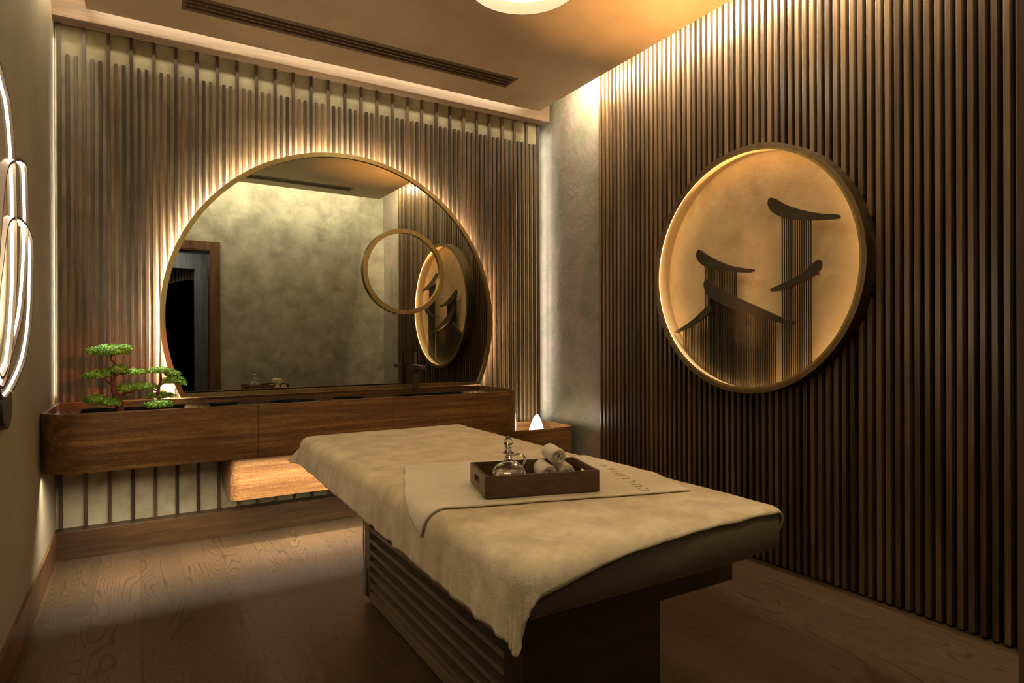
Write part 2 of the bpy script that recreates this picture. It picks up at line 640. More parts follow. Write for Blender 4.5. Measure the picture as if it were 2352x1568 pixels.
def rrect(x0, x1, y0, y1, r, n=6):
    p = []
    for cx, cy, a in ((x1 - r, y1 - r, 0), (x0 + r, y1 - r, PI / 2), (x0 + r, y0 + r, PI), (x1 - r, y0 + r, 1.5 * PI)):
        for i in range(n + 1):
            t = a + PI / 2 * i / n
            p.append((cx + r * math.cos(t), cy + r * math.sin(t)))
    return p


def lathe(bm, prof, c, n=40, close=True):
    rings = []
    for r, z in prof:
        if r < 1e-5:
            rings.append([bm.verts.new(Vector((c[0], c[1], c[2] + z)))])
        else:
            rings.append([bm.verts.new(Vector((c[0] + r * math.cos(2 * PI * i / n), c[1] + r * math.sin(2 * PI * i / n), c[2] + z))) for i in range(n)])
    for a, b in zip(rings, rings[1:]):
        for i in range(n):
            j = (i + 1) % n
            if len(a) == 1 and len(b) == 1:
                continue
            if len(a) == 1:
                bm.faces.new((a[0], b[i], b[j]))
            elif len(b) == 1:
                bm.faces.new((a[i], a[j], b[0]))
            else:
                bm.faces.new((a[i], a[j], b[j], b[i]))
    if close:
        if len(rings[0]) > 1:
            bm.faces.new(rings[0][::-1])
        if len(rings[-1]) > 1:
            bm.faces.new(rings[-1])


def tube(bm, pts, rad, n=8, closed=False):
    pts = [Vector(p) for p in pts]
    if not hasattr(rad, '__len__'):
        rad = [rad] * len(pts)
    rings = []
    up = Vector((0, 0, 1))
    m = len(pts)
    prev = None
    for i, p in enumerate(pts):
        if closed:
            t = (pts[(i + 1) % m] - pts[i - 1]).normalized()
        else:
            t = (pts[min(i + 1, m - 1)] - pts[max(i - 1, 0)]).normalized()
        if prev is None:
            ref = up if abs(t.z) < 0.9 else Vector((1, 0, 0))
            a = (ref - t * ref.dot(t)).normalized()
        else:
            a = (prev - t * prev.dot(t)).normalized()
        prev = a
        b = t.cross(a)
        rings.append([bm.verts.new(p + (a * math.cos(2 * PI * k / n) + b * math.sin(2 * PI * k / n)) * rad[i]) for k in range(n)])
    rng = range(m) if closed else range(m - 1)
    for i in rng:
        A, B = rings[i], rings[(i + 1) % m]
        for k in range(n):
            bm.faces.new((A[k], A[(k + 1) % n], B[(k + 1) % n], B[k]))
    if not closed:
        bm.faces.new(rings[0][::-1])
        bm.faces.new(rings[-1])


def spline(pts, sub=8, closed=True):
    """Catmull-Rom through 2D points"""
    out = []
    n = len(pts)
    rng = range(n) if closed else range(n - 1)
    for i in rng:
        if closed:
            p0, p1, p2, p3 = pts[i - 1], pts[i], pts[(i + 1) % n], pts[(i + 2) % n]
        else:
            p0, p1, p2, p3 = pts[max(i - 1, 0)], pts[i], pts[i + 1], pts[min(i + 2, n - 1)]
        for k in range(sub):
            t = k / sub
            out.append(tuple(0.5 * (2 * p1[j] + (p2[j] - p0[j]) * t + (2 * p0[j] - 5 * p1[j] + 4 * p2[j] - p3[j]) * t * t + (3 * p1[j] - p0[j] - 3 * p2[j] + p3[j]) * t ** 3) for j in (0, 1)))
    if not closed:
        out.append(tuple(pts[-1]))
    return out


def offset_loop(pts, d):
    n = len(pts)
    out = []
    for i in range(n):
        a, b = Vector(pts[i - 1]), Vector(pts[(i + 1) % n])
        t = (b - a)
        if t.length < 1e-9:
            out.append(pts[i])
            continue
        t.normalize()
        nn = Vector((t.y, -t.x))
        out.append((pts[i][0] + nn.x * d, pts[i][1] + nn.y * d))
    return out


def ring_band(bm, lo, li, z0, z1, M=None):
    """closed band between two equal-length 2D loops"""
    n = len(lo)
    q = []
    for lp in (lo, li):
        for z in (z0, z1):
            q.append([bm.verts.new(Vector((p[0], p[1], z))) for p in lp])
    o0, o1, i0, i1 = q
    for i in range(n):
        j = (i + 1) % n
        bm.faces.new((o0[i], o0[j], o1[j], o1[i]))
        bm.faces.new((i0[j], i0[i], i1[i], i1[j]))
        bm.faces.new((o1[i], o1[j], i1[j], i1[i]))
        bm.faces.new((o0[j], o0[i], i0[i], i0[j]))
    if M is not None:
        for l in q:
            for v in l:
                v.co = M @ v.co


def wall_strip(bm, lo, li, z0, z1):
    n = len(lo)
    q = [[bm.verts.new((p[0], p[1], z)) for p in lp] for lp in (lo, li) for z in (z0, z1)]
    o0, o1, i0, i1 = q
    for i in range(n - 1):
        bm.faces.new((o0[i], o0[i + 1], o1[i + 1], o1[i]))
        bm.faces.new((i0[i + 1], i0[i], i1[i], i1[i + 1]))
        bm.faces.new((o1[i], o1[i + 1], i1[i + 1], i1[i]))
        bm.faces.new((o0[i + 1], o0[i], i0[i], i0[i + 1]))
    for k in (0, n - 1):
        bm.faces.new((o0[k], o1[k], i1[k], i0[k]))


# local (a,b,c) -> world, a=Y, b=Z, c=X   (shapes on the side walls)
M_YZ = Matrix(((0, 0, 1, 0), (1, 0, 0, 0), (0, 1, 0, 0), (0, 0, 0, 1)))
# local (a,b,c) -> a=X, b=Z, c=Y         (shapes on the back wall)
M_XZ = Matrix(((1, 0, 0, 0), (0, 0, 1, 0), (0, 1, 0, 0), (0, 0, 0, 1)))

# ------------------------------------------------------------------ room shell
XL, XS, YW, YD = -0.4075, 2.93, 4.42, 0.262
ZC = 3.0
struct('floor', BX(XL - 0.1, XS + 0.1, -2.8, YW + 0.1, -0.1, 0), M_FLOOR)
struct('wall_left', BX(XL - 0.12, XL, 0.05, YW, 0, 3.25), M_WALLL)
struct('wall_right', BX(XS, XS + 0.1, 0.05, YW, 0, 3.25), M_SLATE)
struct('wall_back', BX(XL - 0.12, XS + 0.1, YW, YW + 0.1, 0, 3.25), M_WALL)
# door wall with opening X -0.27..0.805, Z 0..2.277
bm = bmesh.new()
plate(bm, [(XL - 0.12, 0), (-0.27, 0), (-0.27, 2.277), (0.805, 2.277), (0.805, 0), (XS + 0.1, 0), (XS + 0.1, 3.25), (XL - 0.12, 3.25)], [], 0.05, YD, M_XZ)
struct('wall_front', bm, M_WALL)
# ceiling: upper slab + floating panel with holes for lamp and vents
LC = (1.665, 2.642)
LR = 0.287
V1 = (0.195, 2.227, 3.605, 3.772)
V2 = (0.195, 2.23, 1.00, 1.165)
bm = bmesh.new()
box(bm, XL - 0.12, XS + 0.1, 0.05, YW + 0.1, 3.25, 3.35)


def ventholes(v):
    e = 0.022
    hs = []
    w = (v[3] - v[2] - 2 * e)
    sl = w / 3
    for k in range(3):
        y0 = v[2] + e + k * sl + 0.006
        y1 = v[2] + e + (k + 1) * sl - 0.006
        hs.append([(v[0] + e, y0), (v[1] - e, y0), (v[1] - e, y1), (v[0] + e, y1)])
    return hs


def rect(v, d=0):
    return [(v[0] + d, v[2] + d), (v[1] - d, v[2] + d), (v[1] - d, v[3] - d), (v[0] + d, v[3] - d)]


plate(bm, [(-0.245, 0.78), (2.685, 0.78), (2.685, 4.037), (-0.245, 4.037)], [circ(LC[0], LC[1], LR, 96), rect(V1, 0.004), rect(V2, 0.004)], ZC, ZC + 0.07)
struct('ceiling', bm, M_CEIL)

for v, lab in ((V1, 'long linear three-slot ceiling vent nearest the mirror wall'), (V2, 'linear ceiling vent near the door, seen in the big mirror')):
    t = thing('ceiling_vent', ((v[0] + v[1]) / 2, (v[2] + v[3]) / 2, ZC), lab, 'vent', 'linear ceiling vents')
    bm = bmesh.new()
    plate(bm, rect(v), ventholes(v), ZC - 0.003, ZC + 0.044)
    obj('vent_frame', bm, M_VENT, t)
    bm = BX(v[0] + 0.01, v[1] - 0.01, v[2] + 0.01, v[3] - 0.01, ZC + 0.045, ZC + 0.05)
    obj('vent_backing', bm, M_BLACK, t)

t = thing('ceiling_light', (LC[0], LC[1], ZC), 'round recessed glowing ceiling light above the massage table', 'lamp')
bm = bmesh.new()
ring_band(bm, circ(LC[0], LC[1], LR - 0.0005, 96), circ(LC[0], LC[1], LR - 0.004, 96), ZC - 0.001, ZC + 0.078)
autosmooth(obj('trim_ring', bm, plain('cream_paint', (0.16, 0.13, 0.08), 0.7), t))
bm = bmesh.new()
prism(bm, circ(LC[0], LC[1], LR - 0.006, 96), ZC + 0.066, ZC + 0.074)
obj('diffuser', bm, M_CLIGHT, t)

# beam above the slatted wall
bm = BX(XL, 2.88, 4.172, 4.30, 2.989, 3.25, bev=0.002)
o = struct('trim_1', bm, M_BEAM)
# baseboards
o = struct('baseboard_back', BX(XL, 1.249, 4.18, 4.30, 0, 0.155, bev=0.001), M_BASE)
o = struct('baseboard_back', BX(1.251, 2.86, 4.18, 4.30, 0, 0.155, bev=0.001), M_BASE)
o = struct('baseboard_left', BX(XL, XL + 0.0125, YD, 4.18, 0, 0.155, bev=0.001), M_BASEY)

# door trim + jamb, corridor
bm = bmesh.new()
plate(bm, [(-0.365, 0), (-0.27, 0), (-0.27, 2.277), (0.805, 2.277), (0.805, 0), (0.905, 0), (0.905, 2.375), (-0.365, 2.375)], [], YD, 0.287, M_XZ)
plate(bm, [(-0.271, 0), (-0.262, 0), (-0.262, 2.266), (0.797, 2.266), (0.797, 0), (0.806, 0), (0.806, 2.278), (-0.271, 2.278)], [], 0.045, 0.284, M_XZ)
struct('door_1', bm, M_DOOR)
bm = bmesh.new()
box(bm, -1.3, -1.2, -2.8, 0.05, 0, 2.7)
box(bm, 2.2, 2.3, -2.8, 0.05, 0, 2.7)
struct('wall_corridor', bm, plain('corridor_paint', (0.05, 0.05, 0.042), 0.8))
struct('ceiling_corridor', BX(-1.3, 2.3, -2.8, 0.05, 2.7, 2.8), plain('corridor_ceiling', (0.05, 0.045, 0.04), 0.8))
bm = bmesh.new()
plate(bm, [(-1.2, 0), (-0.5, 0), (-0.5, 2.40), (0.97, 2.40), (0.97, 0), (2.2, 0), (2.2, 2.7), (-1.2, 2.7)], [], -1.30, -1.22, M_XZ)
struct('wall_corridor_far', bm, plain('corridor_far_paint', (0.05, 0.05, 0.045), 0.8))
bm = bmesh.new()
plate(bm, [(-0.50, 0), (-0.30, 0), (-0.30, 2.205), (0.775, 2.205), (0.775, 0), (0.97, 0), (0.97, 2.41), (-0.50, 2.41)], [], -1.30, -1.20, M_XZ)
struct('door_2', bm, M_GREY)
t = thing('slatted_panel', (0.2, -2.5, 0), 'slatted panel lit above a dark round mirror beyond the door, seen in the big mirror', 'wall panel')
bm = bmesh.new()
x = -0.6
while x < 1.3:
    box(bm, x, x + 0.018, -2.52, -2.50, 0.1, 2.6)
    x += 0.042
obj('slats', bm, M_SLATB, t)
obj('backing', BX(-0.7, 1.4, -2.56, -2.52, 0, 2.7), M_WALL, t)
t = thing('round_mirror', (0.92, -2.45, 1.2), 'dark round mirror glimpsed through the doorway in the reflection', 'mirror')
bm = bmesh.new()
prism(bm, circ(0.95, 1.17, 1.0, 72), -2.46, -2.44, M_XZ)
obj('mirror_pane', bm, M_BLACK, t)
bm = bmesh.new()
ring_band(bm, circ(0.95, 1.17, 0.96, 72), circ(0.95, 1.17, 0.93, 72), -2.475, -2.465, M_XZ)
obj('led_strip', bm, emit('corridor_halo', (1, 0.95, 0.85), 2.0), t)

# ------------------------------------------------------------------ slatted back panel
t = thing('slatted_panel', (1.23, 4.28, 0), 'floor-to-beam panel of dark walnut slats over plaster behind the big mirror', 'wall panel')
obj('backing', BX(XL + 0.002, 2.852, 4.28, 4.30, 0.155, 2.989), M_PANEL, t)
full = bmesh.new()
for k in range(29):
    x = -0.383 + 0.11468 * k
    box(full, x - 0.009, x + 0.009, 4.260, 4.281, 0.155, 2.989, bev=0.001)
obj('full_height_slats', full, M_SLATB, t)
short = bmesh.new()
for k in range(28):
    for q in (1, 2):
        x = -0.383 + 0.11468 * k + 0.03823 * q
        box(short, x - 0.009, x + 0.009, 4.262, 4.281, 0.60 if x < 2.2 else 0.50, 2.82, bev=0.001)
obj('short_slats', short, M_SLATB, t)

# ------------------------------------------------------------------ slatted right panel (round opening for the art)
AC = (2.2235, 1.581)
AR = 0.668
t = thing('slatted_panel', (2.90, 2.2, 0), 'tall panel of dense dark walnut slats around the lit round wall art', 'wall panel')
bm = bmesh.new()
k = 0
y = 0.89
while y < 3.53:
    x0, x1 = 2.885, 2.921
    d = abs(y + 0.010 - AC[0])
    if d < AR - 0.012:
        hz = math.sqrt((AR - 0.008) ** 2 - d * d)
        box(bm, x0, x1, y, y + 0.0205, 0.012, AC[1] - hz, bev=0.001)
        box(bm, x0, x1, y, y + 0.0205, AC[1] + hz, 3.24, bev=0.001)
    else:
        box(bm, x0, x1, y, y + 0.0205, 0.012, 3.24, bev=0.001)
    y += 0.0406
    k += 1
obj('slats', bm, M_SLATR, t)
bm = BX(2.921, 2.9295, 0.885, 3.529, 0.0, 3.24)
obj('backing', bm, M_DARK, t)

# ------------------------------------------------------------------ round wall art
t = thing('round_art', (2.90, AC[0], AC[1]), 'large round bronze-rimmed niche with amber glow, pagoda roof shapes and fine rods', 'wall art')
RI = AR - 0.022
bm = bmesh.new()
# rim with a small inward lip at the front
ring_band(bm, circ(AC[0], AC[1], AR, 128), circ(AC[0], AC[1], RI, 128), 2.80, 2.9195, M_YZ)
autosmooth(obj('rim', bm, M_BRONZE, t))
bm = bmesh.new()
ring_band(bm, circ(AC[0], AC[1], RI + 0.001, 128), circ(AC[0], AC[1], RI - 0.012, 128), 2.802, 2.807, M_YZ)
autosmooth(obj('rim_lip', bm, M_BRASS, t))
bm = bmesh.new()
ring_band(bm, circ(AC[0], AC[1], RI - 0.0005, 128), circ(AC[0], AC[1], RI - 0.004, 128), 2.809, 2.904, M_YZ)
autosmooth(obj('rim_lining', bm, plain('pale_lining', (0.62, 0.46, 0.26), 0.45), t))
bm = bmesh.new()
prism(bm, circ(AC[0], AC[1], RI - 0.001, 128), 2.904, 2.9195, M_YZ)
obj('plaster_disc', bm, M_ART, t)
# LED strip tucked behind the lip
bm = bmesh.new()
ring_band(bm, circ(AC[0], AC[1], RI - 0.005, 128), circ(AC[0], AC[1], RI - 0.011, 128), 2.8072, 2.8092, M_YZ)
obj('led_strip', bm, M_AMB, t)
roofs = [
    [(2.091, 1.941), (2.073, 1.948), (2.047, 1.935), (1.996, 1.899), (1.927, 1.864), (1.852, 1.834), (1.779, 1.811), (1.718, 1.798), (1.706, 1.787), (1.713, 1.777), (1.761, 1.781), (1.852, 1.792), (1.947, 1.812), (2.017, 1.838), (2.068, 1.873), (2.092, 1.909)],
    [(2.582, 1.72), (2.569, 1.737), (2.546, 1.729), (2.5, 1.698), (2.424, 1.657), (2.338, 1.621), (2.256, 1.598), (2.194, 1.586), (2.186, 1.576), (2.199, 1.568), (2.268, 1.575), (2.387, 1.594), (2.488, 1.619), (2.553, 1.656), (2.582, 1.694)],
    [(2.527, 1.538), (2.511, 1.558), (2.488, 1.547), (2.424, 1.505), (2.315, 1.448), (2.2, 1.397), (2.091, 1.35), (1.998, 1.31), (1.954, 1.3), (1.941, 1.288), (1.949, 1.278), (1.979, 1.278), (2.07, 1.303), (2.178, 1.33), (2.315, 1.374), (2.437, 1.425), (2.501, 1.47), (2.524, 1.507)],
    [(2.501, 1.4), (2.486, 1.401), (2.476, 1.384), (2.482, 1.367), (2.515, 1.342), (2.581, 1.308), (2.65, 1.279), (2.721, 1.253), (2.747, 1.245), (2.758, 1.254), (2.735, 1.266), (2.664, 1.297), (2.595, 1.337), (2.541, 1.374)],
    [(1.82, 1.59), (1.805, 1.588), (1.798, 1.572), (1.807, 1.543), (1.834, 1.52), (1.881, 1.498), (1.948, 1.477), (2.008, 1.461), (2.065, 1.456), (2.081, 1.463), (2.075, 1.472), (2.018, 1.489), (1.968, 1.507), (1.909, 1.531), (1.862, 1.562)],
]
LEDL = [[(2.055, 1.900), (1.98, 1.862), (1.91, 1.832), (1.86, 1.812)],
        [(2.555, 1.695), (2.50, 1.665), (2.40, 1.618), (2.33, 1.602)],
        [(2.49, 1.510), (2.42, 1.468), (2.30, 1.410), (2.18, 1.362), (2.08, 1.325)],
        [(2.50, 1.375), (2.53, 1.352), (2.59, 1.322), (2.64, 1.298)],
        [(1.825, 1.555), (1.87, 1.525), (1.92, 1.505), (1.99, 1.484)]]
for r in roofs:
    bm = bmesh.new()
    prism(bm, spline(r, 4), 2.838, 2.853, M_YZ)
    rs_ = obj('roof_shape', bm, M_ROOF, t)
    bm = bmesh.new()
    tube(bm, [(2.8555, a, b) for a, b in LEDL[roofs.index(r)]], 0.0025, 6)
    obj('led_strip', bm, M_AMB2, rs_)


def art_rods(y0, y1, n, x, top):
    bm = bmesh.new()
    for i in range(n):
        y = y0 + (y1 - y0) * i / (n - 1)
        hz = math.sqrt(max(0.001, (RI - 0.006) ** 2 - (y - AC[0]) ** 2))
        zt = top(y)
        box(bm, x, x + 0.004, y - 0.0026, y + 0.0026, AC[1] - hz, zt)
    obj('rod_screen', bm, M_ROOF, t)


def interp(tab):
    def f(y):
        for (a, za), (b, zb) in zip(tab, tab[1:]):
            if min(a, b) - 1e-6 <= y <= max(a, b) + 1e-6:
                return za + (zb - za) * (y - a) / (b - a)
        return tab[-1][1]
    return f


art_rods(1.862, 2.022, 14, 2.856, interp([(1.80, 1.80), (1.85, 1.805), (2.03, 1.86)]))
art_rods(2.316, 2.536, 20, 2.860, interp([(2.30, 1.60), (2.54, 1.675)]))
art_rods(2.066, 2.50, 40, 2.856, interp([(2.0, 1.30), (2.09, 1.325), (2.315, 1.41), (2.51, 1.52)]))
art_rods(2.520, 2.698, 16, 2.852, interp([(2.50, 1.37), (2.515, 1.36), (2.60, 1.31), (2.70, 1.265)]))
for y0, z0 in ((1.98, 1.84), (1.76, 1.795), (2.50, 1.67), (2.25, 1.59), (2.45, 1.46), (2.10, 1.33), (2.52, 1.36), (2.67, 1.28), (1.85, 1.53), (2.0, 1.475)):
    bm = bmesh.new()
    prism(bm, circ(y0, z0, 0.004, 10), 2.853, 2.905, M_YZ)
    obj('standoff_pin', bm, M_BRONZE, t)

# ------------------------------------------------------------------ big mirror (arc, flat base), turned slightly
MC = (1.211, 1.351)
MR = 1.1135
ZB = 0.871
a0 = math.asin((ZB - MC[1]) / MR)


def arc_loop(R, zb, n=120):
    s = math.asin((zb - MC[1]) / R)
    return [(MC[0] + R * math.cos(s + (PI - 2 * s) * i / n), MC[1] + R * math.sin(s + (PI - 2 * s) * i / n)) for i in range(n + 1)]


ANG = 0.0124
M_MIR = Matrix.Translation((1.2, 4.15, 0)) @ Matrix.Rotation(ANG, 4, 'Z') @ Matrix.Translation((-1.2, 0, 0)) @ M_XZ
t = thing('vanity_mirror', (1.21, 4.16, 0.871), 'huge round-topped brass-framed mirror glowing at its rim above the vanity', 'mirror')
lo = arc_loop(MR, ZB)
li = arc_loop(MR - 0.028, ZB + 0.024)
bm = bmesh.new()
ring_band(bm, lo, li, -0.012, 0.030, M_MIR)
autosmooth(obj('frame', bm, M_BRASS, t))
bm = bmesh.new()
prism(bm, arc_loop(MR - 0.024, ZB + 0.02), 0.0, 0.006, M_MIR)
obj('mirror_glass', bm, M_MIRROR, t)
bm = bmesh.new()
prism(bm, arc_loop(MR - 0.05, ZB + 0.02), 0.0065, 0.028, M_MIR)
obj('back_board', bm, M_DARK, t)
bm = bmesh.new()
wall_strip(bm, arc_loop(MR - 0.026, ZB + 0.03), arc_loop(MR - 0.036, ZB + 0.03), 0.031, 0.035)
for v in bm.verts:
    v.co = M_MIR @ v.co
obj('led_strip', bm, M_HALO, t)
for x, z in ((0.5, 1.2), (1.9, 1.2), (0.8, 1.9), (1.6, 1.9)):
    obj('bracket', BX(x - 0.02, x + 0.02, 4.165, 4.282, z - 0.02, z + 0.02), M_DARK, t)
mg = bmesh.new()
ring_band(mg, circ(1.606, 1.694, 0.303, 96), circ(1.606, 1.694, 0.272, 96), -0.026, -0.004, M_MIR)
mo = autosmooth(obj('magnifier_ring', mg, M_BRASS, t))
bm = bmesh.new()
prism(bm, circ(1.606, 1.694, 0.274, 96), -0.010, -0.006, M_MIR)
obj('magnifier_glass', bm, M_MIRROR2, mo)

# ------------------------------------------------------------------ vanity
YF, YB, ZT, ZV = 3.54, 4.252, 0.864, 0.582
VX0, VX1 = XL + 0.001, 2.236


def vanity_outline(off):
    """open front outline from back-left to back-right"""
    rL, rR = 0.16 - off, 0.17 - off
    x0, x1, yf = VX0 + off, VX1 - off, YF + off
    p = [(x0, YB)]
    for i in range(13):
        a = PI + PI / 2 * i / 12
        p.append((x0 + rL + rL * math.cos(a), yf + rL + rL * math.sin(a)))
    for i in range(13):
        a = 1.5 * PI + PI / 2 * i / 12
        p.append((x1 - rR + rR * math.cos(a), yf + rR + rR * math.sin(a)))
    p.append((x1, YB))
    return p


t = thing('vanity_cabinet', (0.9, 3.9, ZV), 'long floating walnut vanity counter with rounded ends under the mirror', 'cabinet')
TH = 0.022
lo, li = vanity_outline(0), vanity_outline(TH)
S1, S2 = 0.542, 1.302
half = len(lo) // 2
left_o, left_i = lo[:half] + [(S1 - 0.001, YF)], li[:half] + [(S1 - 0.001, YF + TH)]
right_o, right_i = [(S2 + 0.001, YF)] + lo[half:], [(S2 + 0.001, YF + TH)] + li[half:]
for a, b in ((left_o, left_i), ([(S1 + 0.001, YF), (S2 - 0.001, YF)], [(S1 + 0.001, YF + TH), (S2 - 0.001, YF + TH)]), (right_o, right_i)):
    bm = bmesh.new()
    wall_strip(bm, a, b, ZV, ZT)
    autosmooth(obj('front_panel', bm, M_VAN, t))
bm = BX(VX0 + TH, VX1 - TH, YB - 0.075, YB, 0.80, ZT)
obj('back_rail', bm, M_VAN, t)
bm = bmesh.new()
prism(bm, vanity_outline(TH + 0.001), ZV + 0.004, ZV + 0.016)
obj('bottom_panel', bm, M_VAN, t)
# counter with cut-outs
inner = vanity_outline(TH + 0.0005)
inner = [(p[0], min(p[1], YB - 0.076)) for p in inner]
ZK = 0.838
cuts = [[(-0.275, 3.74), (0.20, 3.74), (0.235, 4.09), (-0.275, 4.09)],
        [(0.335, 3.80), (0.47, 3.80), (0.505, 4.08), (0.345, 4.08)],
        circ(0.80, 3.93, 0.135, 40), circ(1.157, 3.97, 0.105, 36),
        [(1.50, 3.72), (1.93, 3.72), (1.97, 4.02), (1.47, 4.02)]]
bm = bmesh.new()
plate(bm, inner, cuts, ZK - 0.012, ZK)
obj('counter_top', bm, M_COUNTER, t)
names = ['planter_tray', 'recessed_tray', 'round_bowl', 'round_bowl', 'sink_basin']
for nm, c, dp in zip(names, cuts, (0.06, 0.03, 0.03, 0.03, 0.09)):
    bm = bmesh.new()
    cx = sum(p[0] for p in c) / len(c)
    cy = sum(p[1] for p in c) / len(c)
    ci = [(cx + (p[0] - cx) * 0.97, cy + (p[1] - cy) * 0.97) for p in c]
    ring_band(bm, c, ci, ZK - dp, ZK - 0.001)
    prism(bm, c, ZK - dp - 0.006, ZK - dp + 0.0005)
    obj(nm, bm, plain('black_stone', (0.010, 0.010, 0.009), 0.25), t)

# lower trough cabinet
t = thing('trough_cabinet', (1.6, 4.0, 0.3), 'lower curved walnut trough under and right of the vanity, lit from above', 'cabinet')
def trough(off):
    x0, x1, y0 = 0.437 + off, 2.862 - off, 3.80 + off
    r, r2 = 0.05 - off * 0.9, 0.09 - off
    p = [(x0, 4.252)]
    for i in range(9):
        a = PI + PI / 2 * i / 8
        p.append((x0 + r + r * math.cos(a), y0 + r + r * math.sin(a)))
    for i in range(9):
        a = 1.5 * PI + PI / 2 * i / 8
        p.append((x1 - r2 + r2 * math.cos(a), y0 + r2 + r2 * math.sin(a)))
    p.append((x1, 4.252))
    return p
bm = bmesh.new()
wall_strip(bm, trough(0), trough(0.02), 0.30, 0.548)
autosmooth(obj('front_panel', bm, M_VAN, t))
bm = bmesh.new()
prism(bm, trough(0.0205), 0.302, 0.44)
obj('bottom_panel', bm, M_VAN, t)
obj('back_panel', BX(0.457, 2.842, 4.235, 4.252, 0.44, 0.548), M_VAN, t)

# salt lamp
t = thing('glowing_lamp', (2.60, 3.96, 0.44), 'small white glowing stone-shaped lamp standing in the trough corner', 'lamp')
bm = bmesh.new()
prof = []
for i in range(15):
    u = i / 14
    r = 0.070 * (1 - u ** 1.3) ** 0.68 if u < 1 else 0
    prof.append((max(r, 0), 0.20 * u))
lathe(bm, prof, (2.60, 3.96, 0.442), 24)
for v in bm.verts:
    n_ = noise.noise(v.co * 18) * 0.006
    v.co.x += n_ + (v.co.z - 0.44) * 0.03
obj('glowing_stone', bm, M_SALT, t, smooth=True)
bm = bmesh.new()
lathe(bm, [(0.05, 0), (0.05, 0.003)], (2.60, 3.96, 0.440), 24)
obj('lamp_base', bm, M_BARK, t)

# faucet
t = thing('faucet', (1.645, 4.055, ZK), 'square gunmetal basin faucet with thin upright lever beside the sink', 'faucet')
bm = bmesh.new()
Mf = Matrix.Translation((1.645, 4.04, ZK)) @ Matrix(((0, 0, 1, 0), (1, 0, 0, 0), (0, 1, 0, 0), (0, 0, 0, 1)))
prof = [(0.018, 0.0), (0.018, 0.203), (-0.135, 0.196), (-0.135, 0.172), (-0.05, 0.172), (-0.03, 0.165), (-0.018, 0.14), (-0.018, 0.0)]
prism(bm, [(a, b) for a, b in prof], -0.017, 0.017, Mf)
bmesh.ops.bevel(bm, geom=[e for e in bm.edges], offset=0.0015, segments=1, affect='EDGES')
obj('faucet_body', bm, M_GUN, t)
bm = bmesh.new()
prism(bm, [(0.008, 0.203), (0.004, 0.29), (-0.001, 0.29), (-0.003, 0.203)], -0.009, 0.009, Mf)
obj('lever', bm, M_GUN, t)
bm = bmesh.new()
lathe(bm, [(0.022, 0), (0.022, 0.006)], (1.645, 4.04, ZK), 24)
obj('base_ring', bm, M_BRASS, t)

# small white device
t = thing('socket_box', (0.11, 4.21, ZT), 'small white square socket box behind the right bonsai, beside the mirror', 'socket')
bm = bmesh.new()
prism(bm, rrect(0.065, 0.155, ZT + 0.0, ZT + 0.085, 0.014), 4.205, 4.255, M_XZ)
obj('housing', bm, M_WHITEP, t)
bm = bmesh.new()
prism(bm, rrect(0.088, 0.132, ZT + 0.018, ZT + 0.060, 0.003), 4.202, 4.206, M_XZ)
obj('cover_plate', bm, plain('beige_plate', (0.32, 0.25, 0.15), 0.5), t)


# ------------------------------------------------------------------ bonsai
def pad_leaves(bm, c, rx, ry, rz, n, size=0.008):
    for _ in range(n):
        th = random.uniform(0, 2 * PI)
        ph = math.acos(random.uniform(-0.55, 1))
        rr = random.uniform(0.72, 1.0)
        d = Vector((math.sin(ph) * math.cos(th), math.sin(ph) * math.sin(th), math.cos(ph)))
        lump = 1 + 0.22 * noise.noise(Vector((d.x * 2.2 + c[0] * 9, d.y * 2.2, d.z * 2)))
        p = Vector((c[0] + d.x * rx * rr * lump, c[1] + d.y * ry * rr * lump, c[2] + d.z * rz * rr * lump))
        nrm = (d + Vector((random.uniform(-.8, .8), random.uniform(-.8, .8), random.uniform(-.3, .9)))).normalized()
        a = nrm.orthogonal().normalized()
        a = (Matrix.Rotation(random.uniform(0, 2 * PI), 3, nrm) @ a)
        b = nrm.cross(a)
        s = size * random.uniform(0.6, 1.25)
        v = [bm.verts.new(p + a * s), bm.verts.new(p + b * s * 0.42 + nrm * s * 0.12), bm.verts.new(p - a * s * 0.8), bm.verts.new(p - b * s * 0.42 + nrm * s * 0.12)]
        bm.faces.new(v)


def bonsai(name, loc, label, trunk, branches, pads):
    t = thing(name, loc, label, 'bonsai', 'bonsai trees in the planter tray')
    bm = bmesh.new()
    tube(bm, [p for p, r in trunk], [r for p, r in trunk], 10)
    for br in branches:
        tube(bm, [p for p, r in br], [r for p, r in br], 7)
    obj('trunk', bm, M_BARK, t, smooth=True)
    for c, rx, ry, rz, n in pads:
        rz *= 1.3
        bm = bmesh.new()
        pad_leaves(bm, c, rx, ry, rz, int(n * 2.2), 0.0058)
        # soft dark core so the pad reads dense
        ret = bmesh.ops.create_icosphere(bm, subdivisions=2, radius=1.0)
        for v in ret['verts']:
            v.co = Vector((c[0] + v.co.x * rx * 0.78, c[1] + v.co.y * ry * 0.78, c[2] + v.co.z * rz * 0.68))
        obj('foliage_pad', bm, M_LEAF, t)
    bm = bmesh.new()
    lathe(bm, [(0.05, 0), (0.045, 0.012), (0.0, 0.018)], (loc[0], loc[1], loc[2]), 20)
    obj('root_soil', bm, M_SOIL, t, smooth=True)
    return t


YT = 3.86


def px(x, y, Y=YT):
    """photograph pixel -> point on the plane Y (used once to place the bonsai limbs)"""
    d = F + Rv * ((x - 1176) / 1418.06) - Uv * ((y - 784) / 1418.06)
    return Vector((0, 0, 1.2)) + d * (Y / d.y)


def P(x, y, dy=0.0):
    return px(x, y, YT + dy)


